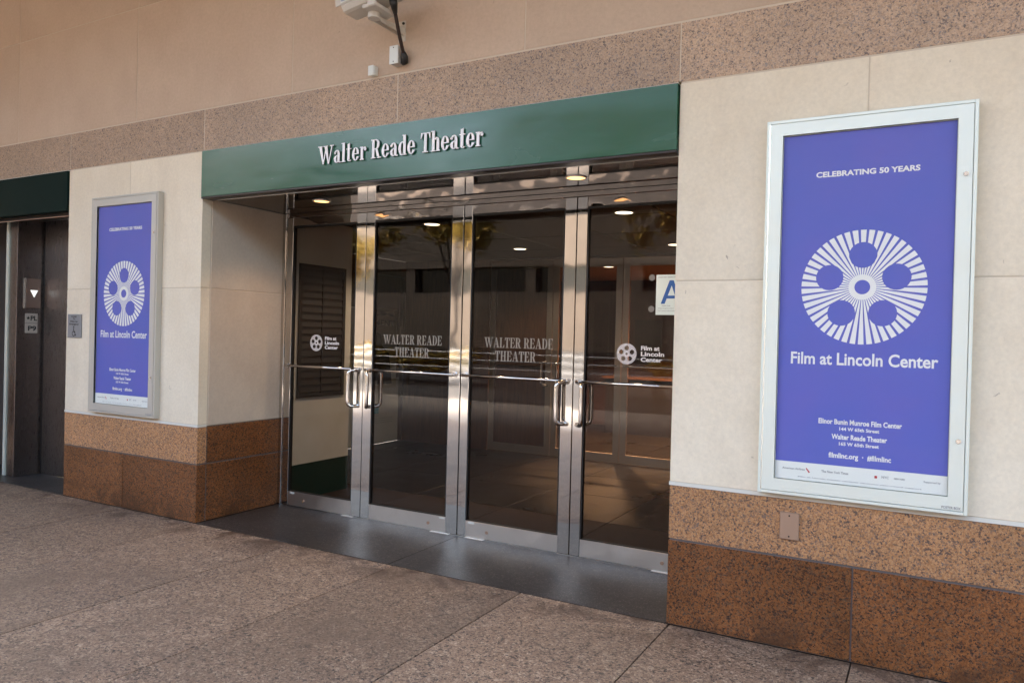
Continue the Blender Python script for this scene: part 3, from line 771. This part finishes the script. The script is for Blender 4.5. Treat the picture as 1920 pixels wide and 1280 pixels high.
obj('plate_edge', bx(-3.0985, -3.082, .279, .288, 1.768, 2.081), BRUSH_E, cp)
bm = B(); W = lambda u, v, d: Vector((-3.086+d, u, v))
prism(bm, [(.332, 1.957), (.410, 1.957), (.371, 1.880)], 0, .003, W)
obj('arrow', bm, emis('arrow_white', (.86, .90, .86), .12), cp)
fp = thing('floor_plate', 'two small white plates reading star PL and P9 below the lift call panel', 'sign', (-3.1, .35, 1.6))
def sideText(body, u0, u1, zb, cap, d=.0005, bold=.03): return sans(body, u0, u1, zb, cap, 0, toW=lambda u, v, dd: Vector((-3.0945+d, u, v)), bold=bold)
PLW = mat('plate_ivory', (.58, .52, .46), .5)
obj('plate', bx(-3.099, -3.0945, .291, .417, 1.610, 1.711), PLW, fp)
obj('plate', bx(-3.099, -3.0945, .291, .417, 1.504, 1.606), PLW, fp)
obj('plate_lettering', join([sideText('PL', .345, .412, 1.637, .05), sideText('P9', .320, .404, 1.530, .05)]), INKK, fp)
bm = B(); cs = (.322, 1.662)
star = [(cs[0]+(.020 if k % 2 == 0 else .009)*math.sin(math.pi*k/5), cs[1]+(.022 if k % 2 == 0 else .010)*math.cos(math.pi*k/5)) for k in range(10)]
prism(bm, star, 0, .0006, lambda u, v, d: Vector((-3.0945+d, u, v)))
obj('star', bm, INKK, fp)

# ------------------------------------------------------------------ lobby behind the doors
fl2 = obj('lobby_floor', bx(-1.7, 6.0, DY+.145, 10.4, -.043, -.012), MORT_D, kind='structure')
tx = [-1.7] + [-1.30+1.03*k for k in range(7)] + [6.0]; ty = [DY+.145, 1.98] + [1.98+1.0*k for k in range(1, 9)] + [10.4]
for i in range(len(tx)-1):
    for j in range(len(ty)-1):
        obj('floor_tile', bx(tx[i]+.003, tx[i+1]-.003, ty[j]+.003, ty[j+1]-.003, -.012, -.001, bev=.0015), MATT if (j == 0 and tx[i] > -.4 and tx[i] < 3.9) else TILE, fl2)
ce = obj('lobby_ceiling', bx(-1.9, 6.2, DY+.05, 10.6, ZH+.020, ZH+.08), BLACK, kind='structure')
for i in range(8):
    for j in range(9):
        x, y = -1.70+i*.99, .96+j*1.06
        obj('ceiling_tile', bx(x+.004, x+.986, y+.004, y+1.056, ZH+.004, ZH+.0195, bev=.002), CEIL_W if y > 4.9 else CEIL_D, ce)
st = thing('louvre_wall', 'cream lobby wall with dark louvre grille and green base seen through the leftmost door', 'wall', (0, 1.4, 0))
obj('wall_face', bx(-.0, .030, .956, 1.80, .335, ZH), INW, st)
obj('green_base', bx(-.0, .034, .956, 1.80, -.0005, .333), GREEN_IN, st)
obj('wall_back', bx(-1.7, -.001, 1.781, 1.80, 0, ZH), INW, st)
lv = obj('louvre_frame', join([bx(.0305, .046, 1.06, 1.10, .965, 2.235), bx(.0305, .046, 1.66, 1.70, .965, 2.235), bx(.0305, .046, 1.10, 1.66, .965, 1.0), bx(.0305, .046, 1.10, 1.66, 2.20, 2.235), bx(.0305, .045, 1.37, 1.385, 1.0, 2.2), bx(.0305, .032, 1.10, 1.66, 1.0, 2.2)]), LOUV, st)
for k in range(17):
    z = 1.012+k*.0695
    for (ya, yb) in ((1.101, 1.369), (1.386, 1.659)):
        bm = B(); vs = [(.0325, z+.045), (.0345, z+.047), (.043, z+.004), (.041, z)]
        a = [bm.verts.new((x, ya, zz)) for x, zz in vs]; b = [bm.verts.new((x, yb, zz)) for x, zz in vs]
        bm.faces.new(a); bm.faces.new(b[::-1])
        for i in range(4): bm.faces.new((a[i], b[i], b[(i+1) % 4], a[(i+1) % 4]))
        obj('louvre_slat', bm, mat('louvre_slat', (.035, .029, .027), .5, .2), st)

lw = thing('lobby_wall', 'dark wood lobby side wall with white display panels, left of the inner doors', 'wall', (-1.7, 5, 0))
obj('wall_core', bx(-1.9, -1.72, 1.6, 10.4, 0, ZH), CORE, lw)
obj('upper_panel', bx(-1.72, -1.70, 1.8, 10.4, 2.44, ZH), WOOD, lw)
WHP = mat('display_white', (.50, .50, .47), .5)
for ya, yb in ((1.82, 3.05), (3.08, 4.87), (5.02, 6.29)):
    obj('display_panel', bx(-1.72, -1.695, ya, yb, .02, .93), WHP, lw)
    obj('display_panel', bx(-1.72, -1.700, ya, yb, .935, 2.42), WOOD, lw)
for y in (1.81, 3.065, 4.94, 6.33): obj('mullion', bx(-1.72, -1.66, y-.045, y+.04, .0, 2.43), mat('mullion_brown', (.20, .14, .11), .3, .7), lw)
for k in range(4):
    obj('wood_panel', bx(-1.72, -1.698, 6.39+k*1.0, 7.37+k*1.0, .02, 2.42), WOOD, lw)
cm = thing('magazine_poster', 'pale poster reading COMMENT seen through the second glass door', 'poster', (-1.69, 4.4, .74))
obj('poster_sheet', bx(-1.6985, -1.690, 3.75, 4.80, .80, 1.95), mat('poster_pale', (.42, .38, .30), .6), cm)
tw = lambda u, v, d: Vector((-1.6895+d, u, v))
obj('poster_lettering', sans('FILM', 3.85, 4.72, 1.85, .06, 0, toW=tw, bold=.03), INKK, cm)
obj('poster_lettering', sans('COMMENT', 3.85, 4.74, 1.70, .085, 0, toW=tw, bold=.03), INKK, cm)
bm = B()
prism(bm, [(3.95, .86), (4.7, .86), (4.62, 1.3), (4.45, 1.42), (4.42, 1.58), (4.25, 1.62), (4.18, 1.42), (4.02, 1.3)], 0, .001, tw)
obj('printed_figure', bm, mat('figure_dark', (.06, .05, .05), .6), cm)
ic = thing('display_sticker', 'small turquoise sticker on the white display panel behind the second door', 'sticker', (-1.69, 4.4, .45))
obj('sticker_sheet', bx(-1.694, -1.692, 4.30, 4.42, .44, .55), mat('turquoise', (.02, .28, .38), .5), ic)
obj('text_line', join([bx(-1.694, -1.693, 4.22, 4.75, z, z+.006) for z in (.36, .33, .30)]), INKG, ic)
for k in range(4):
    f_ = thing('photo_print', ['small dark portrait photo leftmost in the row behind the second door', 'small portrait photo second in the row behind the second door', 'small portrait photo third in the row behind the second door', 'small dark photo rightmost in the row behind the second door'][k], 'photo', (-1.69, 5.1+k*.28, .96), 'row of small photos on the lobby display')
    obj('sheet', bx(-1.6985, -1.693, 5.10+k*.28, 5.33+k*.28, .96, 1.20), [LOUV, mat('photo_grey', (.30, .27, .25), .5), mat('photo_grey2', (.2, .18, .17), .5), LOUV][k], f_)
    bm = B(); cyl(bm, (-1.692, 5.21+k*.28, 1.10), 'X', .05, .002, 14)
    obj('portrait', bm, mat('photo_face', (.42, .33, .27), .6), f_)
lg = thing('wall_logo', 'small dark film reel logo low on the white lobby display panel', 'logo', (-1.69, 5.6, .5))
bm = reel(0, 0, .11, 0); 
for v in bm.verts: v.co = Vector((-1.694, 5.55+v.co.x, .55+v.co.z))
obj('film_reel_logo', bm, INKG, lg)
obj('logo_lettering', sans('Film at', 5.70, 5.92, .60, .035, 0, toW=lambda u, v, d: Vector((-1.694, u, v))), INKG, lg)
obj('logo_lettering', sans('Lincoln', 5.70, 5.94, .54, .035, 0, toW=lambda u, v, d: Vector((-1.694, u, v))), INKG, lg)
obj('logo_lettering', sans('Center', 5.70, 5.93, .48, .035, 0, toW=lambda u, v, d: Vector((-1.694, u, v))), INKG, lg)

rw = thing('lobby_side_wall', 'wood panelled wall on the right side of the lobby behind the pier', 'wall', (4.4, 5, 0))
for k in range(9): obj('wood_panel', bx(4.40, 4.43, 1.21+k*1.02, 2.22+k*1.02, 0, ZH), WOOD, rw)
obj('wall_core', bx(4.44, 4.6, 1.21, 10.4, 0, ZH), CORE, rw)

# back wall: walnut doors and panels on the left, honey wood and counter behind the inner glass doors
bw = thing('lobby_back_wall', 'brown wood panelled wall at the far end of the lobby', 'wall', (1, 8.9, 0))
obj('wall_core', bx(-1.7, 4.4, 8.95, 9.05, 0, ZH), CORE, bw)
for k in range(6):
    a = -1.68+k*1.02
    obj('wood_panel', bx(a, a+1.0, 8.90, 8.94, 0, ZH-.01), WOOD if k < 3 else WOOD_L, bw)
for a in (.55, 2.45):
    obj('notice_board', bx(a, a+.5, 8.885, 8.899, 1.15, 1.95), LOUV, bw)
ct = thing('ticket_counter', 'long dark counter at the far end of the lobby behind the inner doors', 'counter', (2.6, 8.1, 0))
obj('counter_body', bx(.4, 4.2, 7.9, 8.5, 0, .92), mat('counter_dark', (.02, .016, .014), .4), ct)
obj('counter_top', bx(.35, 4.25, 7.85, 8.55, .921, .96, bev=.004), mat('counter_top', (.10, .05, .03), .25), ct)

# inner row of doors
idf = thing('inner_door_frame', 'steel frame of the inner row of doors across the lobby', 'door frame', (1.8, 4.95, 0))
obj('head_rail', bx(-.17, 4.39, 4.92, 4.99, 2.64, ZH+.003), BRUSH, idf)
obj('side_panel', bx(-1.65, -.62, 4.93, 4.97, 0, ZH), WOOD, idf)
obj('side_panel', bx(-.61, -.18, 4.93, 4.97, 0, ZH), WOOD, idf)
ISTEEL = stainless('stainless_inner', (.66, .60, .54), .38)
labs = ['dark inner door at the left of the inner row, behind the third glass door', 'inner glass door left of the bright double stile', 'inner glass door right of the bright double stile', 'inner glass door farthest right behind the pier']
for k, (a, b) in enumerate(((-.165, .80), (.808, 1.785), (1.793, 2.77), (2.778, 3.75))):
    t_ = thing('inner_door', labs[k], 'door', ((a+b)/2, 4.95, 0), 'inner row of lobby doors')
    for s0, s1 in ((a, a+.085), (b-.085, b)): obj('stile', bx(s0, s1, 4.93, 4.97, .01, 2.632, bev=.002), ISTEEL, t_)
    obj('top_rail', bx(a+.0855, b-.0855, 4.931, 4.969, 2.53, 2.632), ISTEEL, t_)
    obj('bottom_rail', bx(a+.0855, b-.0855, 4.931, 4.969, .01, .12), ISTEEL, t_)
    obj('glass_pane' if k else 'wood_leaf', bx(a+.086, b-.086, 4.946, 4.954, .121, 2.529), GLASS if k else WOOD, t_)
    obj('push_bar', tube(B(), [(a+.04, 4.90, 1.25), (b-.04, 4.90, 1.25)], .011, 10), TUBE, t_)
    hx, dx = ((b-.05, -1) if k % 2 == 0 else (a+.05, 1))
    bm = handle(B(), hx, dx, z0=.95, z1=1.26)
    for v in bm.verts: v.co.y += 4.93 - Y0
    obj('pull_handle', bm, TUBE, t_, smooth=True)
obj('side_panel', bx(3.76, 4.39, 4.93, 4.97, 0, 2.635), WOOD, idf)
SP = (8, (1, .78, .55))
for i, (x, y, l_) in enumerate(((.946, 1.896, 'downlight inside the lobby seen through the top of the second door'), (.801, 3.975, 'deeper lobby downlight seen through the third door'),
                               (2.931, 1.889, 'downlight inside the lobby at the top of the rightmost door'), (2.702, 4.121, 'lobby downlight just left of the pier edge'))):
    downlight(l_, x, y, ZH+.004, LAMP_IN, r=.075, group='downlights in the lobby ceiling', spot=SP)
for i, (x, y) in enumerate(((1.0, 6.4), (2.6, 6.4), (3.9, 7.6))):
    downlight(['lobby downlight beyond the inner doors, left', 'lobby downlight beyond the inner doors, middle', 'lobby downlight beyond the inner doors, near the counter'][i], x, y, ZH+.004, LAMP_IN, r=.075, group='downlights beyond the inner doors', spot=(160, (1, .55, .27)))

# ------------------------------------------------------------------ what stands behind the viewer and is mirrored in the doors, plus an added light blocker
cv = thing('entrance_canopy', 'broad concrete slab spanning over the walkway above the entrance', 'canopy', (2, -4, 6.4))
obj('canopy_slab', bx(-16, 24, -5.0, 1.2, 6.42, 6.9), CONC, cv)
obj('canopy_beam', bx(-16, 24, -5.4, -5.0, 6.1, 7.0), CONC, cv)
cw = thing('light_blocking_pier', 'added unseen stone pier that keeps light off the left end of the walkway', 'pier', (-7.6, -3, 0))  # added out of view to block light from the left
obj('blocker_body', bx(-8.2, -7.0, -5.4, -.3, .001, 6.419), LIME_HI, cw)
obj('blocker_base', bx(-8.24, -6.96, -5.44, -.26, .001, .78), G_LOW, cw)
rl = thing('plaza_railing', 'long steel railing with horizontal bars at the edge of the plaza', 'railing', (0, -13, 0))
for z in (1.07, .86, .62, .38): obj('rail', tube(B(), [(-30, -13.0, z), (40, -13.0, z)], .026, 10), mat('rail_chrome', (.85, .85, .83), .25, .7), rl)
for k in range(24): obj('post', bx(-30+k*3.0, -29.95+k*3.0, -13.07, -13.021, 0, 1.05), DARKM, rl)
ob = thing('opposite_building', 'long pale stone building across the plaza behind the viewer', 'building', (0, -30, 0))
for xa, xb, top in ((-90, -38, 7.2), (-38, -29, 14), (-29, -15, 10.4), (-15, 60, 14)):
    z = 0
    while z < top-.1:
        zw = min(z+4.0, top)
        obj('wall', bx(xa, xb, -40, -30, z, zw), BLD, ob)
        if zw + 1.4 < top:
            obj('window_band', bx(xa, xb, -40, -30.5, zw, zw+1.4), mat('window_dark', (.03, .03, .035), .15), ob)
            k = xa+1.
            while k < xb-1:
                obj('pier', bx(k, k+.6, -30.5, -30.1, zw, zw+1.4), BLD, ob); k += 6
        z = zw+1.4
obj('low_band', bx(-90, 60, -30, -29.2, 0, .9), mat('planter_dark', (.06, .055, .05), .8), ob)

def leafmesh(n_, rx, rz, seed, m=YEL):
    rnd = random.Random(seed); bm = B()
    cl = [(rnd.gauss(0, .45)*rx, rnd.gauss(0, .45)*rx, rnd.gauss(0, .4)*rz) for _ in range(26)]
    for k in range(n_):
        c = cl[rnd.randrange(26)]
        p = Vector((c[0]+rnd.gauss(0, .16)*rx, c[1]+rnd.gauss(0, .16)*rx, c[2]+rnd.gauss(0, .16)*rz))
        a = Vector((rnd.uniform(-1, 1), rnd.uniform(-1, 1), rnd.uniform(-1, 1))).normalized()*.11
        b = a.cross(Vector((rnd.uniform(-1, 1), rnd.uniform(-1, 1), rnd.uniform(-1, 1)))).normalized()*.07
        f = bm.faces.new([bm.verts.new(p+q) for q in (a, b, -a, -b)]); f.material_index = rnd.random() < .3
    return bm
def tree(x, y, h, rx, rz, seed, label):
    t_ = thing('autumn_tree', label, 'tree', (x, y, 0), 'yellow trees across the plaza')
    bm = leafmesh(3500, rx, rz, seed)
    for v in bm.verts: v.co += Vector((x, y, h))
    obj('crown', bm, [YEL, YEL2], t_)
    tube(bm := B(), [(x, y, 0), (x+.05, y, h*.4), (x, y+.05, h)], [.16, .12, .06], 8)
    rnd = random.Random(seed)
    for k in range(5):
        a = rnd.uniform(0, 6.28); tube(bm, [(x, y, h*.45+k*.12), (x+math.cos(a)*rx*.6, y+math.sin(a)*rx*.6, h+rz*.3*rnd.random())], [.06, .02], 6)
    obj('trunk', bm, BARK, t_)
for k, (x, h) in enumerate(((-15.0, 4.8), (-10.6, 6.0), (-1.2, 5.8), (12.5, 5.0))):
    tree(x, -16.5-(k % 2)*1.5, h, 1.5, 1.2, k+3, ['yellow autumn tree farthest left beyond the railing', 'yellow autumn tree second from left beyond the railing', 'yellow autumn tree third from left beyond the railing', 'yellow autumn tree right of the others beyond the railing'][k])
bm = B()
for k in range(10):
    b2 = leafmesh(600, 1.0, .42, 40+k)
    for v in b2.verts: v.co += Vector((-17+k*1.7+(6 if k > 5 else 0), -14.6, .75))
    me = bpy.data.meshes.new('tmp'); b2.to_mesh(me); b2.free(); bm.from_mesh(me); bpy.data.meshes.remove(me)
hd = obj('hedge', bm, [YEL, YEL2], kind='stuff', label='low yellow hedge behind the plaza railing', cat='hedge', org=(0, -14.6, 0))
